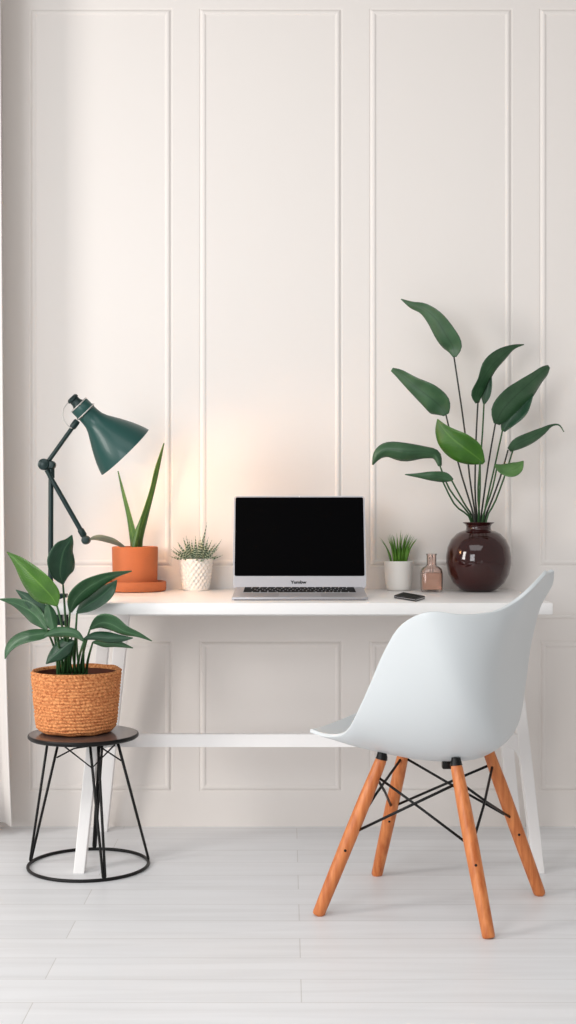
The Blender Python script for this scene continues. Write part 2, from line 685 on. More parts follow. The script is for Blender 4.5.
md.offset = 0
md = shell.modifiers.new('bevel', 'BEVEL')
md.width = 0.003
md.segments = 2
md.limit_method = 'ANGLE'
md.angle_limit = math.radians(50)


def fl(px, py, w):
    f, z = solve_fz(px, py, w)
    return CW(f, w, z)


feet = {'A': (.222, -.196), 'B': (.210, .19), 'C': (-.203, -.195), 'D': (-.235, .187)}
tops = {'A': (382, 762, -.12), 'B': (406, 760, .12), 'C': (456, 770, -.12), 'D': (487, 757, .12)}
legP = {}
for kx in 'ABCD':
    foot = CW(feet[kx][0], feet[kx][1], 0.0)
    f, z = solve_fz(*tops[kx])
    top = CW(f, tops[kx][2], 0.380)
    legP[kx] = (foot, top)
    b = bmesh.new()
    ax = (top - foot)
    Lg = ax.length
    n = 20
    ctr = [foot + ax * t for t in (0.0, 0.006, 0.02, 0.25, 0.5, 0.75, 0.97, 1.0)]
    ctr[0].z = 0.0
    tube(b, ctr, [0.0125, 0.0145, 0.0152, 0.0165, 0.0175, 0.0170, 0.0145, 0.0125], n=n)
    for v in b.verts:
        if v.co.z < 0.001:
            v.co.z = 0.0
    lo = mesh_obj('leg', b, M['wood'], chair, sharp=60)
    # black bolt head on the outer side of the leg
    b = bmesh.new()
    q = foot + ax * 0.42
    lathe(b, q + Vector((0, -0.016, 0)), [(0.0, -0.003), (0.003, -0.0025), (0.0036, 0), (0.0036, 0.006)], axis=(0, 1, 0), n=12)
    mesh_obj('bolt', b, M['black'], lo)
    # rubber mount
    b = bmesh.new()
    tube(b, [top - ax.normalized() * 0.004, top + Vector((0, 0, 0.003)), top + Vector((0, 0, 0.014))], [0.0148, 0.0135, 0.011], n=16)
    mesh_obj('shock_mount', b, M['black'], chair, sharp=50)


def on_leg(k, t, side=Vector((0, 0, 0))):
    foot, top = legP[k]
    return foot + (top - foot) * t + side


up_t, lo_t = 0.89, 0.515
cen = (legP['A'][1] + legP['B'][1] + legP['C'][1] + legP['D'][1]) / 4
for a, b2 in (('A', 'C'), ('C', 'D'), ('D', 'B'), ('B', 'A')):
    for p, q in ((a, b2), (b2, a)):
        P0 = on_leg(p, up_t)
        P1 = on_leg(q, lo_t)
        # rods bend to the centre side where they cross
        b = bmesh.new()
        inward = (Vector((cen.x, cen.y, 0)) - Vector(((P0.x + P1.x) / 2, (P0.y + P1.y) / 2, 0))).normalized()
        off = 0.004 if p < q else -0.004
        tube(b, [P0, (P0 + P1) / 2 + inward * off, P1], 0.0034, n=8)
        mesh_obj('brace_rod', b, M['black'], chair)
# black fixing plate beneath the middle of the seat
b = bmesh.new()
pc = W(447, 765, 3.16)
box(b, (pc.x - 0.012, pc.y - 0.012, pc.z - 0.008), (pc.x + 0.012, pc.y + 0.012, pc.z + 0.020), 0.002)
mesh_obj('seat_bracket', b, M['black'], chair, sharp=40)

# ------------------------------------------------------------------ leaf builder
def leaf_mesh(bm, st, d, el, er, n=22, m=4, curl=0.0):
    """st: (px, py, left width px, right width px, depth offset m) from base to tip;
    el/er: how far each margin leaves the midrib in depth, as a fraction of its width"""
    sp = spline(st, n)
    uvl = bm.loops.layers.uv.verify()
    rows = []
    for i, (x, y, wl, wr, dd) in enumerate(sp):
        a = sp[max(i - 1, 0)]
        c = sp[min(i + 1, n - 1)]
        tx, ty = c[0] - a[0], c[1] - a[1]
        L = math.hypot(tx, ty) or 1
        nx, ny = ty / L, -tx / L           # image-space left of the travel direction
        row = []
        for j in range(-m, m + 1):
            k = j / m
            wid = max(wl, 0.12) if j < 0 else max(wr, 0.12)
            e = el if j < 0 else er
            s = -1 if j < 0 else 1
            off = -s * abs(k) * wid         # left is +n
            D = d + dd + e * wid * (d / F) * (abs(k) ** 1.4) + curl * wid * (d / F) * math.sin(i * 0.9 + j * 0.3) * abs(k) ** 2
            row.append((bm.verts.new(W(x + nx * off, y + ny * off, D)), 0.5 + 0.5 * k, i / (n - 1)))
        rows.append(row)
    for i in range(n - 1):
        for j in range(2 * m):
            q = (rows[i][j], rows[i][j + 1], rows[i + 1][j + 1], rows[i + 1][j])
            f = bm.faces.new([v[0] for v in q])
            for lp, v in zip(f.loops, q):
                lp[uvl].uv = (v[1], v[2])
    return rows


def leaf(name, st, d, m_, parent, el=0.5, er=0.5, curl=0.10, th=0.0012):
    el, er = el * 1.6, er * 1.6
    bm = bmesh.new()
    leaf_mesh(bm, [s if len(s) == 5 else tuple(s) + (0.0,) for s in st], d, el, er, curl=curl)
    o = mesh_obj(name, bm, m_, parent)
    md = o.modifiers.new('thickness', 'SOLIDIFY')
    md.thickness = th
    md.offset = 0
    return o


def stem(pts, m_, parent, r0=0.0035, r1=0.002, name='stem', n=10):
    """pts (px, py, d)"""
    sp = spline(pts, 14)
    P = [W(*p) for p in sp]
    bm = bmesh.new()
    k = len(P)
    tube(bm, P, [r0 + (r1 - r0) * i / (k - 1) for i in range(k)], n=n)
    return mesh_obj(name, bm, m_, parent)


# ------------------------------------------------------------------ stool with the basket plant
SD = 3.53
sc = W(83.5, 733, SD)          # seat centre, top surface
stool = thing('stool', 'small round dark-topped stool with black wire legs, left of the desk', 'stool', (sc.x, sc.y, 0))
RS = 0.1495
zt = sc.z
bm = bmesh.new()
lathe(bm, (sc.x, sc.y, zt), [(0.0, -0.003), (RS - 0.004, -0.003), (RS - 0.004, 0.0), (0.0, 0.0)][1:3], n=72)
seat = mesh_obj('seat', bm, M['stooltop'], stool, sharp=40)
bm = bmesh.new()
lathe(bm, (sc.x, sc.y, zt), [(RS - 0.014, -0.014), (RS - 0.005, -0.0125), (RS - 0.001, -0.009), (RS, -0.005), (RS - 0.0015, -0.001), (RS - 0.0045, -0.0004), (RS - 0.0045, -0.003)], n=72)
mesh_obj('edge_band', bm, M['stooledge'], seat, sharp=40)
RD = 3.60
rc = W(88.5, 864, RD)
RR = 0.165
bm = bmesh.new()
tube(bm, [Vector((rc.x + RR * math.cos(2 * PI * i / 72), rc.y + RR * math.sin(2 * PI * i / 72), 0.0045)) for i in range(72)], 0.0045, n=10, closed=True)
mesh_obj('base_ring', bm, M['black'], stool)
zb = zt - 0.014
legs_s = [   # angle on the ring, two top points (px, d)
    (math.radians(172), (48, 3.50), (60, 3.56)),
    (math.radians(293), (90, 3.42), (98, 3.43)),
    (math.radians(14), (117, 3.50), (116, 3.54)),
    (math.radians(92.8), (100, 3.60), (103, 3.60)),
]
for ang, ta, tb in legs_s:
    P = Vector((rc.x + (RR + 0.001) * math.cos(ang), rc.y + (RR + 0.001) * math.sin(ang), 0.006))
    A = Vector(((ta[0] - 288) * ta[1] / F, ta[1] - CD, zb + 0.002))
    B = Vector(((tb[0] - 288) * tb[1] / F, tb[1] - CD, zb + 0.002))
    dr = (B - A).normalized() * 0.003
    bm = bmesh.new()
    tube(bm, [A, P - dr + Vector((0, 0, 0.006)), P, P + dr + Vector((0, 0, 0.006)), B], 0.0037, n=10)
    mesh_obj('leg', bm, M['black'], stool)


def P_at(px, py, d):
    return W(px, py, d)


for pts in ([(62, 744.5, 3.45), (92, 768.0, 3.41), (115, 744.5, 3.45)], [(57, 757.5, 3.52), (74, 748.5, 3.60), (90, 746, 3.62)],
            [(98, 745.5, 3.60), (108, 752, 3.60), (121, 760.5, 3.52)]):
    bm = bmesh.new()
    pp = []
    for px, py, d in pts:
        q = W(px, py, d)
        q.z = min(q.z, zb + 0.001)
        pp.append(q)
    tube(bm, pp, 0.0022, n=8)
    mesh_obj('brace', bm, M['black'], stool)

BD = 3.55
bx = W(76, 700, BD).x
bpl = thing('potted_plant', 'broad-leaved green plant in a woven basket, standing on the stool', 'plant', (bx, BD - CD, zt))


def build_basket():
    bm = bmesh.new()
    coils, sub, n = 19, 6, 352
    H = 0.168
    rings = []
    tot = coils * sub
    for i in range(tot + 1):
        u = i / tot
        z = zt + 0.0015 + u * H
        r = 0.102 + 0.0165 * u ** 0.8 - 0.018 * max(0, 1 - u / 0.10) ** 2
        ph = (i % sub) / sub
        cidx = i // sub
        bulge = math.sin(PI * ph) ** 0.7 * 0.0056 if i < tot else 0
        ring = []
        for j in range(n):
            a = 2 * PI * j / n
            tw = 0.25 + 0.75 * abs(math.sin(a * 44 + ph * 2.2 + cidx * 1.6 + 0.5 * math.sin(cidx * 12.9)))
            rr = r + bulge * tw + 0.0012 * math.sin(3 * a + 1)
            ring.append(bm.verts.new((bx + rr * math.cos(a), BD - CD + rr * math.sin(a), z + 0.0011 * math.sin(a * 2 + cidx) + 0.0010 * math.sin(a * 9 + cidx * 1.1) + 0.003 * u * math.sin(a + 0.4))))
        rings.append(ring)
    inner = []
    for r, z in ((0.1175, zt + H + 0.002), (0.1135, zt + H - 0.003), (0.1125, zt + H * 0.72), (0.112, zt + H * 0.5)):
        inner.append([bm.verts.new((bx + r * math.cos(2 * PI * j / n), BD - CD + r * math.sin(2 * PI * j / n), z)) for j in range(n)])
    rings += inner
    for r0, r1 in zip(rings, rings[1:]):
        for j in range(n):
            k = (j + 1) % n
            bm.faces.new((r0[j], r0[k], r1[k], r1[j]))
    bm.faces.new(rings[0][::-1])
    return mesh_obj('basket', bm, M['basket'], bpl)


build_basket()
bm = bmesh.new()
lathe(bm, (bx, BD - CD, zt + 0.10), [(0.1105, 0), (0.1115, 0.062), (0.1095, 0.062), (0.1085, 0)], n=72, close_ends=False)  # added dark brown ring that darkens the inside of the basket
M['inner_ring'] = mat('dark_brown_ring', srgb(92, 48, 32), rough=0.8, noise=(60, 0.3))
mesh_obj('inner_ring', bm, M['inner_ring'], bpl, sharp=40)
bm = bmesh.new()
lathe(bm, (bx, BD - CD, zt + 0.146), [(0.108, -0.045), (0.108, 0.0), (0.07, 0.004), (0.03, 0.007), (0.0, 0.008)], n=48)
mesh_obj('soil', bm, M['soil'], bpl)

# leaves of the basket plant: base to tip, pixel widths
LP = [
    ('leafbright', 3.33, [(57, 606, 1, 1, 0), (52, 597, 11, 9, -.005), (43, 587, 15, 11, -.01), (31, 575, 12, 10, 0), (18, 562, 5, 6, .02), (7, 552, .3, .3, .04)], .45, -.5),
    ('leafdark', 3.385, [(63, 584, 1, 1, 0), (60, 574, 9, 12, 0), (61, 562, 14, 14, .005), (64, 550, 11, 10, .01), (69, 542, 5, 5, .01), (72, 535, .3, .3, .01)], -.4, .5),
    ('leaf', 3.36, [(70, 612, 1, 2, 0), (75, 600, 8, 6, 0), (86, 589, 9, 8, -.005), (101, 580, 6, 6, 0), (116, 574.5, 3, 3, 0), (132, 571, .3, .3, .01)], -.7, .7),
    ('leafdark', 3.375, [(77, 613, 1, 1, 0), (85, 607, 7, 6, 0), (96, 600, 9, 8, 0), (106, 592, 7, 8, 0), (112, 586, 4, 5, 0), (117, 580, .3, .3, .01)], .8, -.3),
    ('leaf', 3.50, [(47, 630, 1, 1, -.05), (38, 618, 8, 7, -.03), (27, 609, 7, 8, 0), (14, 603, 3, 5, .01), (-1, 599, .3, .3, .02)], .5, -.4),
    ('leafdark', 3.47, [(57, 632, 1, 1, 0), (48, 619, 8, 7, 0), (39, 608, 8, 7, .01), (27, 598, 5, 5, .02), (16, 590, .3, .3, .03)], .4, .3),
    ('leaf', 3.46, [(54, 631, 1, 1, 0), (42, 634, 5, 5, 0), (29, 636, 6, 6, 0), (17, 641, 5, 6, .01), (9, 649, 3, 4, .01), (5, 659, .3, .3, .01)], -.5, .5),
    ('leaf', 3.30, [(84, 641, 1, 1, 0), (76, 634, 4, 4, 0), (66, 632, 5, 5, 0), (55, 633, 4, 5, 0), (44, 636, .4, .4, 0)], .5, .3),
    ('leaf', 3.36, [(90, 629, 1, 1, 0), (100, 623, 8, 5, 0), (111, 624, 9, 6, -.005), (124, 631, 6, 4, -.01), (138, 635, 3, 2, -.01), (152, 641, .3, .3, 0)], -.5, .5),
    ('leafdark', 3.345, [(84, 639, 1, 1, 0), (95, 637, 5, 3, 0), (108, 638, 6, 5, 0), (121, 638, 3, 4, 0), (133, 638, .3, .3, 0)], .5, .4),
    ('leaf', 3.39, [(93, 642, 1, 1, 0), (104, 643, 4, 4, 0), (116, 644, 4, 3, 0), (133, 648, .3, .3, 0)], .5, .4),
    ('leafdark', 3.43, [(74, 641, 1, 1, 0), (67, 645, 8, 8, 0), (59, 652, 9, 8, 0), (52, 658, 5, 5, 0), (46, 664, .3, .3, 0)], .3, .5),
    ('leaf', 3.40, [(55, 633, 1, 1, 0), (52, 622, 6, 6, 0), (50, 612, 6, 5, 0), (47, 602, .4, .4, 0)], .3, .3),
]
root = [(70, 667), (68, 667),  (66, 668), (74, 668), (61, 669), (63, 667), (58, 669), (77, 667), (80, 668), (83, 669), (86, 669), (69, 668), (64, 668)]
for i, (mk, d, st_, el, er) in enumerate(LP):
    lf = leaf('leaf', st_, d, M[mk], bpl, el, er)
    b0 = st_[0]
    rx, ry = root[i]
    d0 = d + b0[4]
    stem([(rx, ry + 8, BD - 0.02), (rx + (b0[0] - rx) * 0.22, ry + (b0[1] - ry) * 0.25, BD - 0.045 if d0 < 3.42 else 3.52),
          (rx + (b0[0] - rx) * 0.62, ry + (b0[1] - ry) * 0.68, (d0 * 2 + BD) / 3 if d0 > 3.42 else d0 + 0.015), (b0[0], b0[1], d0)],
         M['stem'], bpl, 0.0042, 0.0024)
for i in range(7):
    rx = 60 + i * 4.0
    stem([(rx, 672, 3.52), (rx + random.uniform(-3, 3), 655, 3.47), (rx + random.uniform(-4, 4) , 636, 3.44)], M['stem'], bpl, 0.0035, 0.002)

# ------------------------------------------------------------------ lamp clamped to the left edge of the desk
LD = 3.66
lamp = thing('desk_lamp', 'dark green jointed lamp with bell shade at the left end of the desk', 'lamp', W(50.5, 620, LD))
px_m = LD / F


def LW(px, py, dd=0.0):
    return W(px, py, LD + dd)


bm = bmesh.new()
pb = LW(50.5, 620)
pt = LW(51, 474)
tube(bm, [pb, pt], 2.6 * px_m, n=16)
mesh_obj('pole', bm, M['darkgreen'], lamp, sharp=50)
# clamp gripping the desktop edge
bm = bmesh.new()
cx0, cx1 = pb.x - 0.010, -0.6215
box(bm, (cx0, pb.y - 0.016, ZT + 0.0005), (cx1, pb.y + 0.016, ZT + 0.010), 0.002)
box(bm, (cx0, pb.y - 0.014, 0.672), (-0.633, pb.y + 0.014, ZT + 0.010), 0.002)
box(bm, (cx0, pb.y - 0.014, 0.662), (cx1, pb.y + 0.014, 0.674), 0.002)
mesh_obj('clamp', bm, M['darkgreen'], lamp, sharp=40)
bm = bmesh.new()
lathe(bm, (-0.6225, pb.y, 0.640), [(0.009, 0), (0.009, 0.007), (0.004, 0.008), (0.004, 0.060), (0.007, 0.061), (0.007, 0.0685)], n=20)
mesh_obj('clamp_screw', bm, M['black'], lamp, sharp=40)
# joint cluster
bm = bmesh.new()
j0 = LW(44.5, 464.5)
lathe(bm, j0 + Vector((0, -0.020, 0)), [(0.0, -0.002), (0.008, -0.002), (0.015, 0.001), (0.0165, 0.006), (0.0165, 0.030), (0.013, 0.036), (0.0, 0.037)], axis=(0, 1, 0), n=24)
mesh_obj('joint_knob', bm, M['darkgreen'], lamp, sharp=40)
bm = bmesh.new()
lathe(bm, LW(51.5, 465) + Vector((0, -0.014, 0)), [(0.0, -0.001), (0.009, 0), (0.012, 0.004), (0.012, 0.024), (0.0, 0.026)], axis=(0, 1, 0), n=20)
tube(bm, [LW(44.5, 464.5), LW(52, 466)], 0.009, n=12)
tube(bm, [LW(51.2, 464), LW(51.2, 478)], 0.0095, n=14)
mesh_obj('joint', bm, M['darkgreen'], lamp, sharp=40)
# lower arm, running down to its knuckle
bm = bmesh.new()
a0, a1 = LW(46.5, 470, -0.012), LW(83.5, 535, -0.012)
tube(bm, [a0, a0 + (a1 - a0) * 0.5, a1], [0.0062, 0.0070, 0.0070], n=14)
mesh_obj('lower_arm', bm, M['darkgreen'], lamp, sharp=40)
bm = bmesh.new()
dr = (a1 - a0).normalized()
tube(bm, [a1 - dr * 0.018, a1 - dr * 0.014, a1, a1 + dr * 0.006], [0.0085, 0.0095, 0.0095, 0.007], n=14)
lathe(bm, LW(86, 540, -0.012) + Vector((0, -0.012, 0)), [(0.0, 0), (0.010, 0.001), (0.0125, 0.005), (0.0125, 0.020), (0.0, 0.024)], axis=(0, 1, 0), n=20)
mesh_obj('arm_knuckle', bm, M['darkgreen'], lamp, sharp=40)
# upper arm to the shade
bm = bmesh.new()
u0, u1 = LW(48.5, 461), LW(77.5, 420.5)
tube(bm, [u0, u1], 0.0062, n=14)
dr = (u1 - u0).normalized()
tube(bm, [u1 - dr * 0.026, u1 - dr * 0.022, u1 - dr * 0.004, u1], [0.008, 0.0095, 0.0095, 0.008], n=14)
mesh_obj('upper_arm', bm, M['darkgreen'], lamp, sharp=40)
# shade: bell turned about its own axis, opening to the lower right, a touch towards the wall
A0 = LW(72, 398)
axis = Vector((0.69, 0.20, -0.72)).normalized()
prof_out = [(6.2, 9.5), (9.6, 9.6), (10.3, 10.6), (10.4, 17.5), (11.0, 18.2), (10.9, 20), (10.2, 20.8), (10.4, 26), (11.2, 31), (13.2, 36), (16.8, 42), (20.4, 48),
            (23.8, 54), (26.9, 60), (29.6, 66), (31.6, 71), (33.0, 75.5)]
prof_in = [(32.4, 75.6), (31.0, 71), (28.9, 66), (26.2, 60), (23.1, 54), (19.7, 48), (16.1, 42), (12.4, 36), (10.2, 31), (9.4, 26)]
bm = bmesh.new()
lathe(bm, A0, [(r * px_m, t * px_m) for r, t in prof_out], axis=axis, n=64, close_ends=False)
shade = mesh_obj('shade', bm, M['green'], lamp, sharp=35)
bm = bmesh.new()
lathe(bm, A0, [(prof_out[-1][0] * px_m, 75.5 * px_m)] + [(r * px_m, t * px_m) for r, t in prof_in] + [(0, 26 * px_m)], axis=axis, n=64, close_ends=False)
mesh_obj('reflector', bm, M['inner'], shade, sharp=60)
bm = bmesh.new()
lathe(bm, A0, [(r * px_m, t * px_m) for r, t in ((0, -1.5), (4.5, -1.2), (6.0, 0.3), (6.2, 2.0), (5.0, 3.0), (5.2, 6.0), (6.6, 9.0), (7.2, 10.0), (0, 10.0))], axis=axis, n=32, close_ends=False)
mesh_obj('socket_cap', bm, M['darkgreen'], lamp, sharp=35)
for t, r in ((9.3, 10.4), (19.0, 11.6)):
    bm = bmesh.new()
    fa, fb = frame_at(axis)
    c = A0 + axis * t * px_m
    tube(bm, [c + (fa * math.cos(2 * PI * i / 48) + fb * math.sin(2 * PI * i / 48)) * r * px_m for i in range(48)], 0.0016, n=8, closed=True)
    mesh_obj('trim_ring', bm, M['cable'], shade)
bm = bmesh.new()
tube(bm, [LW(*p) for p in spline([(78, 396.5, 0), (70, 401, 0), (64, 408, -.01), (62.5, 415, -.012), (65, 422, -.012), (71, 428, -.008), (74, 426, 0)], 24)], 0.0017, n=8)
mesh_obj('cable', bm, M['cable'], lamp)
bm = bmesh.new()
bc = A0 + axis * 30 * px_m
lathe(bm, bc, [(0.012, 0), (0.013, 0.012), (0.020, 0.026), (0.024, 0.040), (0.021, 0.053), (0.012, 0.062), (0, 0.064)], axis=axis, n=28)
bulb_m = bpy.data.materials.new('lit_bulb')
bulb_m.use_nodes = True
pb_ = bulb_m.node_tree.nodes['Principled BSDF']
pb_.inputs['Base Color'].default_value = (1, 0.9, 0.75, 1)
pb_.inputs['Emission Color'].default_value = (1.0, 0.62, 0.33, 1)
pb_.inputs['Emission Strength'].default_value = 8
mesh_obj('bulb', bm, bulb_m, lamp)
ll = bpy.data.lights.new('bulb_light', 'POINT')
ll.energy = 1.9
ll.color = (1.0, 0.55, 0.27)
ll.shadow_soft_size = 0.02
lo = bpy.data.objects.new('bulb_light', ll)
COL.objects.link(lo)
lo.parent = lamp
lo.location = (A0 + axis * 58 * px_m) - lamp.location

# ------------------------------------------------------------------ terracotta pot, saucer, leaves
TD = 3.945
sx = W(135, 590, TD).x
bm = bmesh.new()
lathe(bm, (sx, TD - CD, ZT + 0.0004), [(0.085, 0.0), (0.0925, 0.002), (0.0945, 0.006), (0.0945, 0.026), (0.093, 0.030), (0.089, 0.030), (0.087, 0.026), (0.084, 0.019), (0.0, 0.019)], n=72)
tag(mesh_obj('plant_saucer', bm, M['terracotta'], sharp=35), 'round orange terracotta saucer on the desk beneath the orange pot', 'saucer')
tp = thing('potted_snake_plant', 'orange terracotta pot with two upright pointed leaves, below the lamp', 'plant', (sx, TD - CD, ZT + 0.019))
zr = W(0, 546.5, TD).z
bm = bmesh.new()
h = zr - (ZT + 0.0195)
lathe(bm, (sx, TD - CD, ZT + 0.0195), [(0.062, 0), (0.066, 0.003), (0.0675, 0.01), (0.0695, h - 0.004), (0.069, h - 0.001), (0.067, h), (0.065, h - 0.001), (0.064, h - 0.012), (0.062, h - 0.05)], n=72)
mesh_obj('pot', bm, M['terracotta'], tp, sharp=50)
bm = bmesh.new()
lathe(bm, (sx, TD - CD, zr - 0.040), [(0.063, 0), (0.063, 0.028), (0.03, 0.031), (0, 0.032)], n=40)
mesh_obj('soil', bm, M['soil'], tp)
leaf('leaf', [(134, 551, 2.6, 2.6, 0), (133, 538, 3.2, 3.8, -.004), (129, 517, 2.0, 2.6, 0), (123, 492, 1.3, 1.4, .006), (118, 471, .3, .3, .012)], TD - 0.015, M['snake'], tp, .6, -.5, th=.002)
leaf('leaf', [(138, 551, 5, 4.5, 0), (138, 538, 4.6, 5, 0), (146, 512, 3.2, 3.2, 0), (152.5, 489, 2.4, 2.4, -.01), (157.5, 468, 2.4, 2.0, -.015), (164, 443, .3, .3, -.02)], TD, M['snake'], tp, -.6, .6, th=.002)
leaf('leaf', [(134, 551, 2, 2, 0), (135, 543, 3.5, 3.5, 0), (138, 530, 2.5, 2.5, 0), (141, 519, .4, .4, 0)], TD - 0.03, M['snake'], tp, .5, .5, th=.002)
leaf('leaf', [(127, 550, 1, 1, 0), (121, 545.5, 1.5, 2, -.015), (112, 541, 2.8, 3.2, -.06), (101, 538, 3.0, 3.2, -.11), (94, 538, 2.0, 2.2, -.14), (88.5, 540, .4, .4, -.16)], TD - 0.045, M['leafgrey'], tp, .3, .2)['label'] = 'grey green leaf drooping over the rim towards the lamp'

# ------------------------------------------------------------------ white textured pot with succulent
UD = 3.985
ux = W(196, 590, UD).x
sp_ = thing('potted_succulent', 'spiky white-banded succulent in a dimpled white pot, left of the laptop', 'plant', (ux, UD - CD, ZT))
bm = bmesh.new()
zr = W(0, 558.5, UD).z
h = zr - ZT
n, rows_n = 168, 44
rings = []
for i in range(rows_n + 1):
    u = i / rows_n
    r = 0.0395 + (0.052 - 0.0395) * u ** 0.9
    ring = []
    for j in range(n):
        a = 2 * PI * j / n
        dm = math.cos(a * 20) * math.cos(u * 31)
        am = 0.0024 * min(1, u * 12) * min(1, (1 - u) * 14)
        ring.append(bm.verts.new((ux + (r + am * dm) * math.cos(a), UD - CD + (r + am * dm) * math.sin(a), ZT + 0.0005 + u * h)))
    rings.append(ring)
for r, z in ((0.050, h + 0.0005), (0.0475, h - 0.002), (0.045, h - 0.03)):
    rings.append([bm.verts.new((ux + r * math.cos(2 * PI * j / n), UD - CD + r * math.sin(2 * PI * j / n), ZT + z)) for j in range(n)])
for r0, r1 in zip(rings, rings[1:]):
    for j in range(n):
        bm.faces.new((r0[j], r0[(j + 1) % n], r1[(j + 1) % n], r1[j]))
bm.faces.new(rings[0][::-1])
mesh_obj('pot', bm, M['ceramic'], sp_, sharp=70)
bm = bmesh.new()
lathe(bm, (ux, UD - CD, zr - 0.03), [(0.046, 0), (0.046, 0.02), (0.02, 0.025), (0, 0.026)], n=32)
mesh_obj('soil', bm, M['soil'], sp_)


def blade(base, tip, w, m_, parent, bend=(0, 0, 0), th=0.35, name='leaf', wmid=1.0):
    """fleshy tapering leaf from base to tip with a lens cross-section"""
    base, tip, bend = Vector(base), Vector(tip), Vector(bend)
    bm = bmesh.new()
    uvl = bm.loops.layers.uv.verify()
    N, K = 9, 8
    ax = (tip - base)
    a, b = frame_at(ax)
    rings = []
    for i in range(N):
        u = i / (N - 1)
        c = base + ax * u + bend * (4 * u * (1 - u))
        r = w * (1 - u ** 1.7) * (0.8 + 0.5 * wmid * math.sin(PI * min(u * 1.5, 1))) + 0.0002
        rings.append([(bm.verts.new(c + a * math.cos(2 * PI * k / K) * r + b * math.sin(2 * PI * k / K) * r * th), k / K, u) for k in range(K)])
    for r0, r1 in zip(rings, rings[1:]):
        for k in range(K):
            q = (r0[k], r0[(k + 1) % K], r1[(k + 1) % K], r1[k])
            f = bm.faces.new([v[0] for v in q])
            for lp, v in zip(f.loops, q):
                lp[uvl].uv = (0.25, v[2])
    bm.faces.new([v[0] for v in rings[0]][::-1])
    bm.faces.new([v[0] for v in rings[-1]])
    return mesh_obj(name, bm, m_, parent)


k0 = UD / F
random.seed(11)
for ringi, (cnt, el_deg, Ls, start) in enumerate(((17, 14, 21, 0), (16, 30, 22, .2), (14, 48, 22.5, .4), (10, 64, 22, .1), (6, 78, 22, .5))):
    for q in range(cnt):
        az = 2 * PI * (q + start) / cnt + random.uniform(-.1, .1)
        e = math.radians(el_deg + random.uniform(-6, 6))
        L = Ls * k0 * random.uniform(.86, 1.08)
        if math.sin(az) > 0.3:
            L *= 0.82       # the pot stands close to the wall
        b0 = Vector((ux + 0.018 * math.cos(az), UD - CD + 0.018 * math.sin(az), zr - 0.006 + ringi * 0.003))
        dv = Vector((math.cos(az) * math.cos(e), math.sin(az) * math.cos(e), math.sin(e)))
        if b0.y + dv.y * L > -0.012:
            L = max(0.02, (-0.012 - b0.y) / max(dv.y, 1e-3))
        blade(b0, b0 + dv * L, 0.0072, M['haworthia'], sp_, bend=(0, 0, -0.004), th=.6)
tall = W(200, 550, UD)
blade(tall, W(207, 522, UD), 0.0042, M['haworthia'], sp_, bend=(0.002, 0, 0), th=.8)
blade(W(212, 552, UD - .01), W(222, 539, UD - .02), 0.0045, M['haworthia'], sp_, bend=(0.0, 0, -0.003), th=.6)
blade(W(184, 556, UD - .01), W(173, 547, UD - .02), 0.0040, M['haworthia'], sp_, bend=(0.0, 0, -0.002), th=.6)

# ------------------------------------------------------------------ laptop
lap = thing('laptop', 'open silver laptop with a black screen in the middle of the desk', 'laptop', (W(300, 590, 3.65).x, 3.65 - CD, ZT))
cxl = W(300, 590, 3.53).x
hwd = 0.1845
yf, yb = 3.525 - CD, 3.765 - CD
bm = bmesh.new()
v = []
zf, zk = ZT + 0.0088, ZT + 0.0225
hexa(bm, [(cxl - hwd, yf, ZT + 0.002), (cxl + hwd, yf, ZT + 0.002), (cxl + hwd, yb, ZT + 0.002), (cxl - hwd, yb, ZT + 0.002)],
     [(cxl - hwd, yf, zf), (cxl + hwd, yf, zf), (cxl + hwd, yb, zk), (cxl - hwd, yb, zk)], 0.0015)
base_o = mesh_obj('base', bm, M['silver'], lap, sharp=40)
bm = bmesh.new()
box(bm, (cxl - hwd + 0.006, yf + 0.006, ZT + 0.0003), (cxl + hwd - 0.006, yb - 0.006, ZT + 0.0022))
mesh_obj('underside', bm, M['key'], base_o, smooth=False)


def zdeck(y):
    return zf + (zk - zf) * (y - yf) / (yb - yf)


def deck_box(bm, x0, x1, y0, y1, t, bev=0.0):
    e = 0.0002
    hexa(bm, [(x0, y0, zdeck(y0) - e), (x1, y0, zdeck(y0) - e), (x1, y1, zdeck(y1) - e), (x0, y1, zdeck(y1) - e)],
         [(x0, y0, zdeck(y0) + t), (x1, y0, zdeck(y0) + t), (x1, y1, zdeck(y1) + t), (x0, y1, zdeck(y1) + t)], bev)


bm = bmesh.new()
kx0, kx1, ky0, ky1 = cxl - 0.160, cxl + 0.160, yf + 0.108, yf + 0.230
deck_box(bm, kx0, kx1, ky0, ky1, 0.0006)
kb = mesh_obj('keyboard', bm, M['keywell'], lap, smooth=False)
widths = [[1] * 14, [1] * 13 + [1.6], [1.5] + [1] * 12 + [1.2], [1.8] + [1] * 11 + [1.9], [2.2] + [1] * 10 + [2.4], [1.2, 1, 1, 1.2, 5, 1.2, 1, 1, 1, 1]]
kh = (ky1 - ky0) / 6
for r, wds in enumerate(widths):
    tot = sum(wds)
    x = kx0 + 0.001
    y1_ = ky1 - r * kh
    for wv in wds:
        wd = wv / tot * (kx1 - kx0 - 0.002)
        bm = bmesh.new()
        deck_box(bm, x + 0.0017, x + wd - 0.0017, y1_ - kh + 0.0022, y1_ - 0.0022, 0.0016)
        mesh_obj('key', bm, M['key'], kb, smooth=False)
        x += wd
bm = bmesh.new()
deck_box(bm, cxl - 0.058, cxl + 0.058, yf + 0.016, yf + 0.098, 0.0005)
mesh_obj('trackpad', bm, M['pad'], lap, smooth=False)
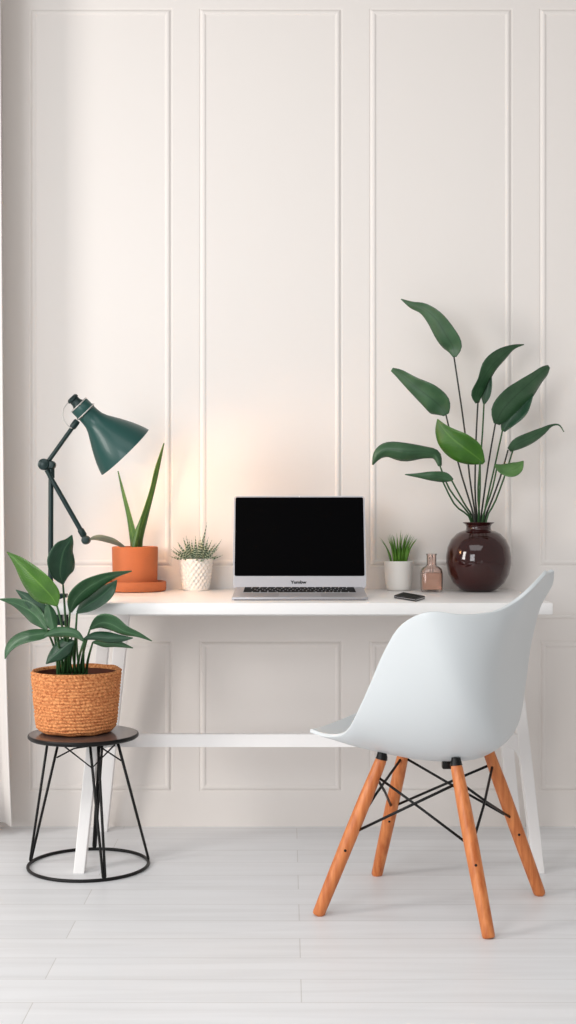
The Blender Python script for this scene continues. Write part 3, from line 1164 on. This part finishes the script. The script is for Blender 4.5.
# lid
LB = Vector((cxl + 0.001, yb + 0.003, ZT + 0.018))
lid_h = W(0, 496, 3.85).z - LB.z
ytop = 3.85 - CD
lid_dir = Vector((0, ytop - LB.y, lid_h))
LL = lid_dir.length
ld = lid_dir.normalized()
ln = Vector((0, -ld.z, ld.y))        # towards the viewer
lw = 0.1935


def lid_pt(x, h, t):
    return Vector((LB.x + x, LB.y, LB.z)) + ld * h + ln * t


def lid_panel(x0, x1, h0, h1, t0, t1, rad, seg=6):
    bm = bmesh.new()
    out = []
    cs = [(x1 - rad, h1 - rad, 0), (x0 + rad, h1 - rad, 90), (x0 + rad, h0 + rad, 180), (x1 - rad, h0 + rad, 270)]
    for cx_, ch_, a0_ in cs:
        for k in range(seg + 1):
            a = math.radians(a0_ + 90 * k / seg)
            out.append((cx_ + rad * math.cos(a), ch_ + rad * math.sin(a)))
    f = [bm.verts.new(lid_pt(x, h_, t1)) for x, h_ in out]
    b = [bm.verts.new(lid_pt(x, h_, t0)) for x, h_ in out]
    bm.faces.new(f)
    bm.faces.new(b[::-1])
    for i in range(len(out)):
        j = (i + 1) % len(out)
        bm.faces.new((f[j], f[i], b[i], b[j]))
    return bm


lid = mesh_obj('screen_lid', lid_panel(-lw, lw, 0.0, LL, -0.0045, 0.0, 0.009), M['silver'], lap, sharp=40)
mesh_obj('display', lid_panel(-lw + 0.0045, lw - 0.0045, 0.0375, LL - 0.0042, -0.001, 0.0006, 0.005), M['screen'], lid, sharp=40)
bm = bmesh.new()
lathe(bm, lid_pt(0, LL - 0.0022, 0.0), [(0.0016, 0), (0.0016, 0.0006), (0, 0.0008)], axis=ln, n=12)
mesh_obj('webcam', bm, M['ceramic'], lid)
# small dark wordmark on the lower bezel
cu = bpy.data.curves.new('wordmark', 'FONT')
cu.body = 'Yumbw'
cu.size = 0.0145
cu.align_x = 'CENTER'
cu.extrude = 0.0002
cu.offset = 0.0006
tmp = bpy.data.objects.new('wordmark_text', cu)
COL.objects.link(tmp)
dg = bpy.context.evaluated_depsgraph_get()
dg.update()
me = bpy.data.meshes.new_from_object(tmp.evaluated_get(dg))
bpy.data.objects.remove(tmp)
bmt = bmesh.new()
bmt.from_mesh(me)
org = lid_pt(-0.003, 0.0150, 0.0004)
for vv in bmt.verts:
    x, y, z = vv.co
    vv.co = org + Vector((1, 0, 0)) * x + ld * y * 0.85 + ln * z
mesh_obj('wordmark', bmt, M['key'], lid, smooth=False)
# hinge
bm = bmesh.new()
tube(bm, [(cxl - 0.15, yb + 0.002, ZT + 0.0185), (cxl + 0.15, yb + 0.002, ZT + 0.0185)], 0.0045, n=14)
mesh_obj('hinge', bm, M['silver'], lap, sharp=40)

# ------------------------------------------------------------------ small white pot with grassy plant
GD = 3.985
gx = W(398.5, 590, GD).x
gp = thing('spiky_potted_plant', 'small smooth white pot of bright spiky green blades, right of the laptop', 'plant', (gx, GD - CD, ZT))
zr = W(0, 561, GD).z
h = zr - ZT
bm = bmesh.new()
lathe(bm, (gx, GD - CD, ZT + 0.0004), [(0.034, 0), (0.037, 0.002), (0.0385, 0.010), (0.0415, 0.035), (0.0445, h - 0.004), (0.0450, h - 0.001), (0.0440, h), (0.0425, h - 0.002), (0.0415, h - 0.02)], n=56)
mesh_obj('pot', bm, M['ceramic'], gp, sharp=60)
bm = bmesh.new()
lathe(bm, (gx, GD - CD, zr - 0.03), [(0.041, 0), (0.042, 0.018), (0.02, 0.022), (0, 0.023)], n=32)
mesh_obj('soil', bm, M['soil'], gp)
random.seed(5)
for q in range(46):
    az = random.uniform(0, 2 * PI)
    rad = math.sqrt(random.random())
    lean = rad
    b0 = Vector((gx + 0.024 * rad * math.cos(az), GD - CD + 0.022 * rad * math.sin(az), zr - 0.010))
    hgt = (33 - 9 * rad + random.uniform(-3, 2)) * GD / F
    tip = b0 + Vector((0.036 * lean * math.cos(az), 0.022 * lean * math.sin(az), hgt + 0.006))
    tip.y = min(tip.y, -0.01)
    blade(b0, tip, 0.0072, M['blade'], gp, bend=(-0.008 * lean * math.cos(az), 0, 0.002), th=.4, name='blade')

# ------------------------------------------------------------------ pink glass bottle
PD = 3.92
gx2 = W(431.5, 588, PD).x
bt = thing('glass_bottle', 'small pale pink glass bottle with a tall clear neck, left of the vase', 'bottle', (gx2, PD - CD, ZT))


def squircle_ring(bm, cx_, cy_, z, rx, ry, p, n=40):
    r = []
    for j in range(n):
        a = 2 * PI * j / n
        c, s = math.cos(a), math.sin(a)
        r.append(bm.verts.new((cx_ + rx * math.copysign(abs(c) ** (2 / p), c), cy_ + ry * math.copysign(abs(s) ** (2 / p), s), z)))
    return r


bm = bmesh.new()
bot_prof = [(0.020, 0.0, 4), (0.030, 0.001, 4), (0.0325, 0.005, 4), (0.033, 0.02, 4), (0.033, 0.055, 4), (0.031, 0.066, 3.4), (0.026, 0.073, 2.8), (0.018, 0.077, 2.2), (0.015, 0.079, 2), (0.0145, 0.083, 2),
            (0.0145, 0.108, 2), (0.0165, 0.112, 2), (0.0155, 0.1135, 2),
            (0.0125, 0.113, 2), (0.0120, 0.106, 2), (0.0120, 0.082, 2), (0.016, 0.0745, 2.2), (0.024, 0.070, 2.8), (0.0285, 0.063, 3.4), (0.0305, 0.054, 4), (0.0305, 0.02, 4), (0.029, 0.007, 4), (0.018, 0.0045, 4)]
rings = [squircle_ring(bm, gx2, PD - CD, ZT + 0.0005 + z, r, r * 0.8 if r > 0.02 else r, p) for r, z, p in bot_prof]
for r0, r1 in zip(rings, rings[1:]):
    for j in range(40):
        bm.faces.new((r0[j], r0[(j + 1) % 40], r1[(j + 1) % 40], r1[j]))
bm.faces.new(rings[0][::-1])
bm.faces.new(rings[-1])
mesh_obj('bottle_body', bm, M['pinkglass'], bt, sharp=50)
bm = bmesh.new()
liq = [(0.010, 0.006, 4), (0.0295, 0.008, 4), (0.0302, 0.014, 4), (0.0302, 0.050, 4), (0.0290, 0.058, 3.6), (0.010, 0.0585, 3)]
rings = [squircle_ring(bm, gx2, PD - CD, ZT + z, r - 0.0004, (r - 0.0004) * 0.78, p) for r, z, p in liq]
for r0, r1 in zip(rings, rings[1:]):
    for j in range(40):
        bm.faces.new((r0[j], r0[(j + 1) % 40], r1[(j + 1) % 40], r1[j]))
bm.faces.new(rings[0][::-1])
bm.faces.new(rings[-1])
M['liquid'] = mat('rose_liquid', srgb(246, 214, 198), rough=0.12, trans=0.92, noise=(60, 0.2), bump=(70, 0.4))
mesh_obj('liquid', bm, M['liquid'], bt)['label'] = 'rose pink liquid filling the bottle'
bm = bmesh.new()
tube(bm, [(gx2 + 0.004, PD - CD, ZT + 0.060), (gx2 + 0.002, PD - CD, ZT + 0.112)], 0.0016, n=8)
tube(bm, [(gx2 - 0.004, PD - CD, ZT + 0.060), (gx2 - 0.005, PD - CD, ZT + 0.104)], 0.0014, n=8)
mesh_obj('dip_tube', bm, M['pinkglass'], bt)

# ------------------------------------------------------------------ phone
ph = thing('phone', 'thin black phone lying flat on the desk in front of the bottle', 'phone', W(409, 597, 3.69))
ph.location.z = ZT


def flat_slab(pts, z0, z1, bev=0.0015):
    bm = bmesh.new()
    hexa(bm, [(x, y, z0) for x, y in pts], [(x, y, z1) for x, y in pts], bev)
    return bm


def deskpt(px, py, z):
    d = (CH - z) * F / (py - 512)
    return ((px - 288) * d / F, d - CD)


zp = ZT + 0.009
q = [deskpt(394, 595.0, zp), deskpt(416, 598.5, zp), deskpt(425, 595.8, zp), deskpt(403, 592.0, zp)]
mesh_obj('phone_body', flat_slab(q, ZT + 0.0005, zp, 0.002), M['phone'], ph, sharp=40)
c = (sum(p[0] for p in q) / 4, sum(p[1] for p in q) / 4)
q2 = [(c[0] + (x - c[0]) * .93, c[1] + (y - c[1]) * .93) for x, y in q]
mesh_obj('phone_screen', flat_slab(q2, zp - 0.0005, zp + 0.0003, 0.0), M['screen'], ph, smooth=False)
q3 = [(c[0] + (x - c[0]) * 1.006, c[1] + (y - c[1]) * 1.006) for x, y in q]
mesh_obj('metal_frame', flat_slab(q3, ZT + 0.0038, ZT + 0.0058, 0.0), M['phoneside'], ph, smooth=False)

# ------------------------------------------------------------------ vase and its leafy stems
VD = 3.935
vx = W(478.5, 560, VD).x
bm = bmesh.new()
vp = [(0.040, 0.0), (0.047, 0.0015), (0.058, 0.008), (0.078, 0.026), (0.092, 0.052), (0.0985, 0.084), (0.0985, 0.104), (0.094, 0.132), (0.083, 0.156), (0.066, 0.174), (0.050, 0.182), (0.040, 0.184),
      (0.0375, 0.187), (0.0365, 0.195), (0.0395, 0.202), (0.047, 0.2065), (0.0478, 0.2085), (0.0455, 0.209), (0.037, 0.204), (0.0335, 0.197), (0.0345, 0.186),
      (0.045, 0.176), (0.062, 0.168), (0.078, 0.151), (0.088, 0.130), (0.092, 0.104), (0.092, 0.084), (0.086, 0.055), (0.073, 0.030), (0.052, 0.012), (0.0, 0.008)]
lathe(bm, (vx, VD - CD, ZT + 0.0004), vp, n=72)
vase = mesh_obj('vase', bm, M['vase'], sharp=60)
tag(vase, 'round glossy dark burgundy vase on the right half of the desk', 'vase')

VL = [   # label, material, depth, leaf stations, edges, extra stems (list of px lists)
    ('tallest leaf stem in the burgundy vase, its tip bending left', 'leafvase', 3.90,
     [(454, 357, 1, 2, 0), (453, 347, 7, 8, 0), (446, 335, 9, 9, -.01), (436, 319, 8, 7, -.01), (424, 309, 5, 5, 0), (412, 305, 3, 3, .01), (401, 299, .3, .3, .02)], .5, -.4,
     [[(454, 357), (464, 425), (470, 480), (473, 524)]]),
    ('leaf stem pointing up left, below the tallest leaf in the burgundy vase', 'leafvase', 3.86,
     [(446, 415, 2, 3, 0), (440, 406, 10, 10, 0), (428, 396, 9, 11, -.01), (412, 384, 6, 7, 0), (400, 374, 4, 4, .01), (392, 369, 2.0, 1.2, .015)], .4, -.5,
     [[(446, 415), (452, 440), (463, 480), (471, 524)]]),
    ('lowest bright green broad leaf, front of the burgundy vase bunch', 'leafvasebright', 3.80,
     [(484, 463, 1.5, 1.5, 0), (474, 455, 10, 10, -.005), (462, 446, 14, 11, -.01), (451, 437, 13, 8, 0), (443, 428, 8, 4, .01), (437.5, 419, .3, .3, .02)], .4, -.4,
     [[(480, 461), (480, 490), (477, 524)]]),
    ('long leaf stem arching left and drooping over the laptop side of the vase', 'leafvase', 3.875,
     [(440, 466, 1.5, 1.5, 0), (436, 455, 4, 4, 0), (424, 451.5, 6, 4.5, -.005), (405, 451, 9, 7, -.01), (388, 449, 7, 6, 0), (378, 454, 5, 4, .01), (372.5, 465, .4, .4, .02)], .5, .4,
     [[(440, 466), (450.5, 491), (469, 524)]]),
    ('small narrow leaf stem pointing left, lowest on the left of the vase', 'leafvase', 3.82,
     [(453, 480, 1, 1, 0), (445, 477, 4.5, 4, 0), (432, 475.5, 4.5, 3.5, -.01), (418, 475, 2.2, 1.6, 0), (405, 474.5, .3, .3, .01)], .5, .3,
     [[(443, 482), (455, 505), (467, 524)], [(452, 481), (464.5, 504), (470, 524)]]),
    ('centre leaf stem of the vase, folded leaf with its tip curving right', 'leafvase', 3.90,
     [(478, 403, 2, 1, 0), (477, 394, 5, 5, 0), (482, 381, 4, 6, -.005), (491, 367, 8, 5, -.01), (502, 356, 7, 4, 0), (513, 348, 3, 1.5, .01), (524, 344.5, .3, .3, .015)], -.5, .5,
     [[(478, 401), (476, 440), (475, 490), (476, 524)], [(484, 403), (482, 440), (478, 490), (478, 524)]]),
    ('largest leaf stem of the vase, broad leaf leaning up to the right', 'leafvase', 3.87,
     [(496, 424, 2, 3, 0), (501, 412, 9, 11, 0), (512, 399, 10, 14, -.01), (524, 388, 8, 11, -.01), (536, 377, 5, 7, 0), (544, 370, 3.5, 5, .01), (549, 366.5, 1.5, 1.5, .015)], -.5, .6,
     [[(496, 420), (489, 460), (484, 495), (480, 524)], [(503, 428), (495, 465), (487, 500), (482, 524)]]),
    ('slim leaf stem stretching right with a thin hooked tip, right of the vase', 'leafvase', 3.89,
     [(509, 450, 2, 2, 0), (517, 444, 5, 5, 0), (530, 438, 5, 5, -.005), (542, 431, 3, 3.5, 0), (551, 425.5, 1, 1.2, .01), (559, 425, .6, .6, .01), (564, 432, .3, .3, .01)], -.4, .5,
     [[(508, 450), (501, 475), (492, 500), (484, 524)], [(513, 450), (505, 475), (495, 502), (485, 524)]]),
    ('short pale curled leaf stem, lowest on the right of the vase', 'leafpale', 3.83,
     [(495, 465, 1, 1, 0), (502, 469, 4.5, 4, 0), (511, 470, 6, 6, -.005), (518, 467, 5, 5, 0), (523.5, 461, .4, .4, .01)], .4, -.5,
     [[(497, 467), (492, 490), (482, 524)]]),
]
neck = sorted([(sl[-1][0] + 0.001 * sl[0][0], a, b) for a, v in enumerate(VL) for b, sl in enumerate(v[6])])
lane = {(a, b): i for i, (_, a, b) in enumerate(neck)}
for li, (lab, mk, d, st_, el, er, stems) in enumerate(VL):
    t = thing('leafy_stem', lab, 'leaf stem', (vx, VD - CD, ZT + 0.02), group='leaf stems in the burgundy vase')
    st_ = [(a, b, c * 1.16, e * 1.16, g) for a, b, c, e, g in st_]
    leaf('leaf', st_, d, M[mk], t, el, er)
    if li == 5:
        leaf('leaf', [(484, 404, 1, 1, 0), (486, 396, 5, 4, 0), (488, 386, 4, 4, 0), (490, 375, 2, 2, 0), (494, 367, .3, .3, .01)], d + 0.012, M['leafdark'], t, .5, -.5)
    if li == 6:
        leaf('leaf', [(503, 431, 2, 2, 0), (509, 421, 9, 7, 0), (518, 409, 9, 10, 0), (526, 397, 6, 7, 0), (535, 383, .4, .4, .01)], d + 0.025, M['leafdark'], t, .5, -.5)
    for sk, sl in enumerate(stems):
        i_ = lane[(li, sk)]
        npx = 470.4 + i_ * 1.34
        nd = VD + (-0.014, 0.0, 0.014)[i_ % 3]
        sl = sl[:-1] + [(npx, 519)]
        k = len(sl)
        pts = []
        for i, (px, py) in enumerate(sl):
            u = i / (k - 1)
            pts.append((px, py, d + (nd - d) * u))
        # inside the vase the stems run on down to its bottom
        pts += [(478.5 + (npx - 478.5) * 0.95, 546, VD + (nd - VD)), (478.5 + (npx - 478.5) * 1.0, 578, VD + (nd - VD) * 1.1)]
        mm = M['stemdark'] if mk == 'leafvase' and sk == 0 and li in (0, 1, 5, 6, 7) else M['stem']
        stem(pts, mm, t, 0.0024, 0.0032)
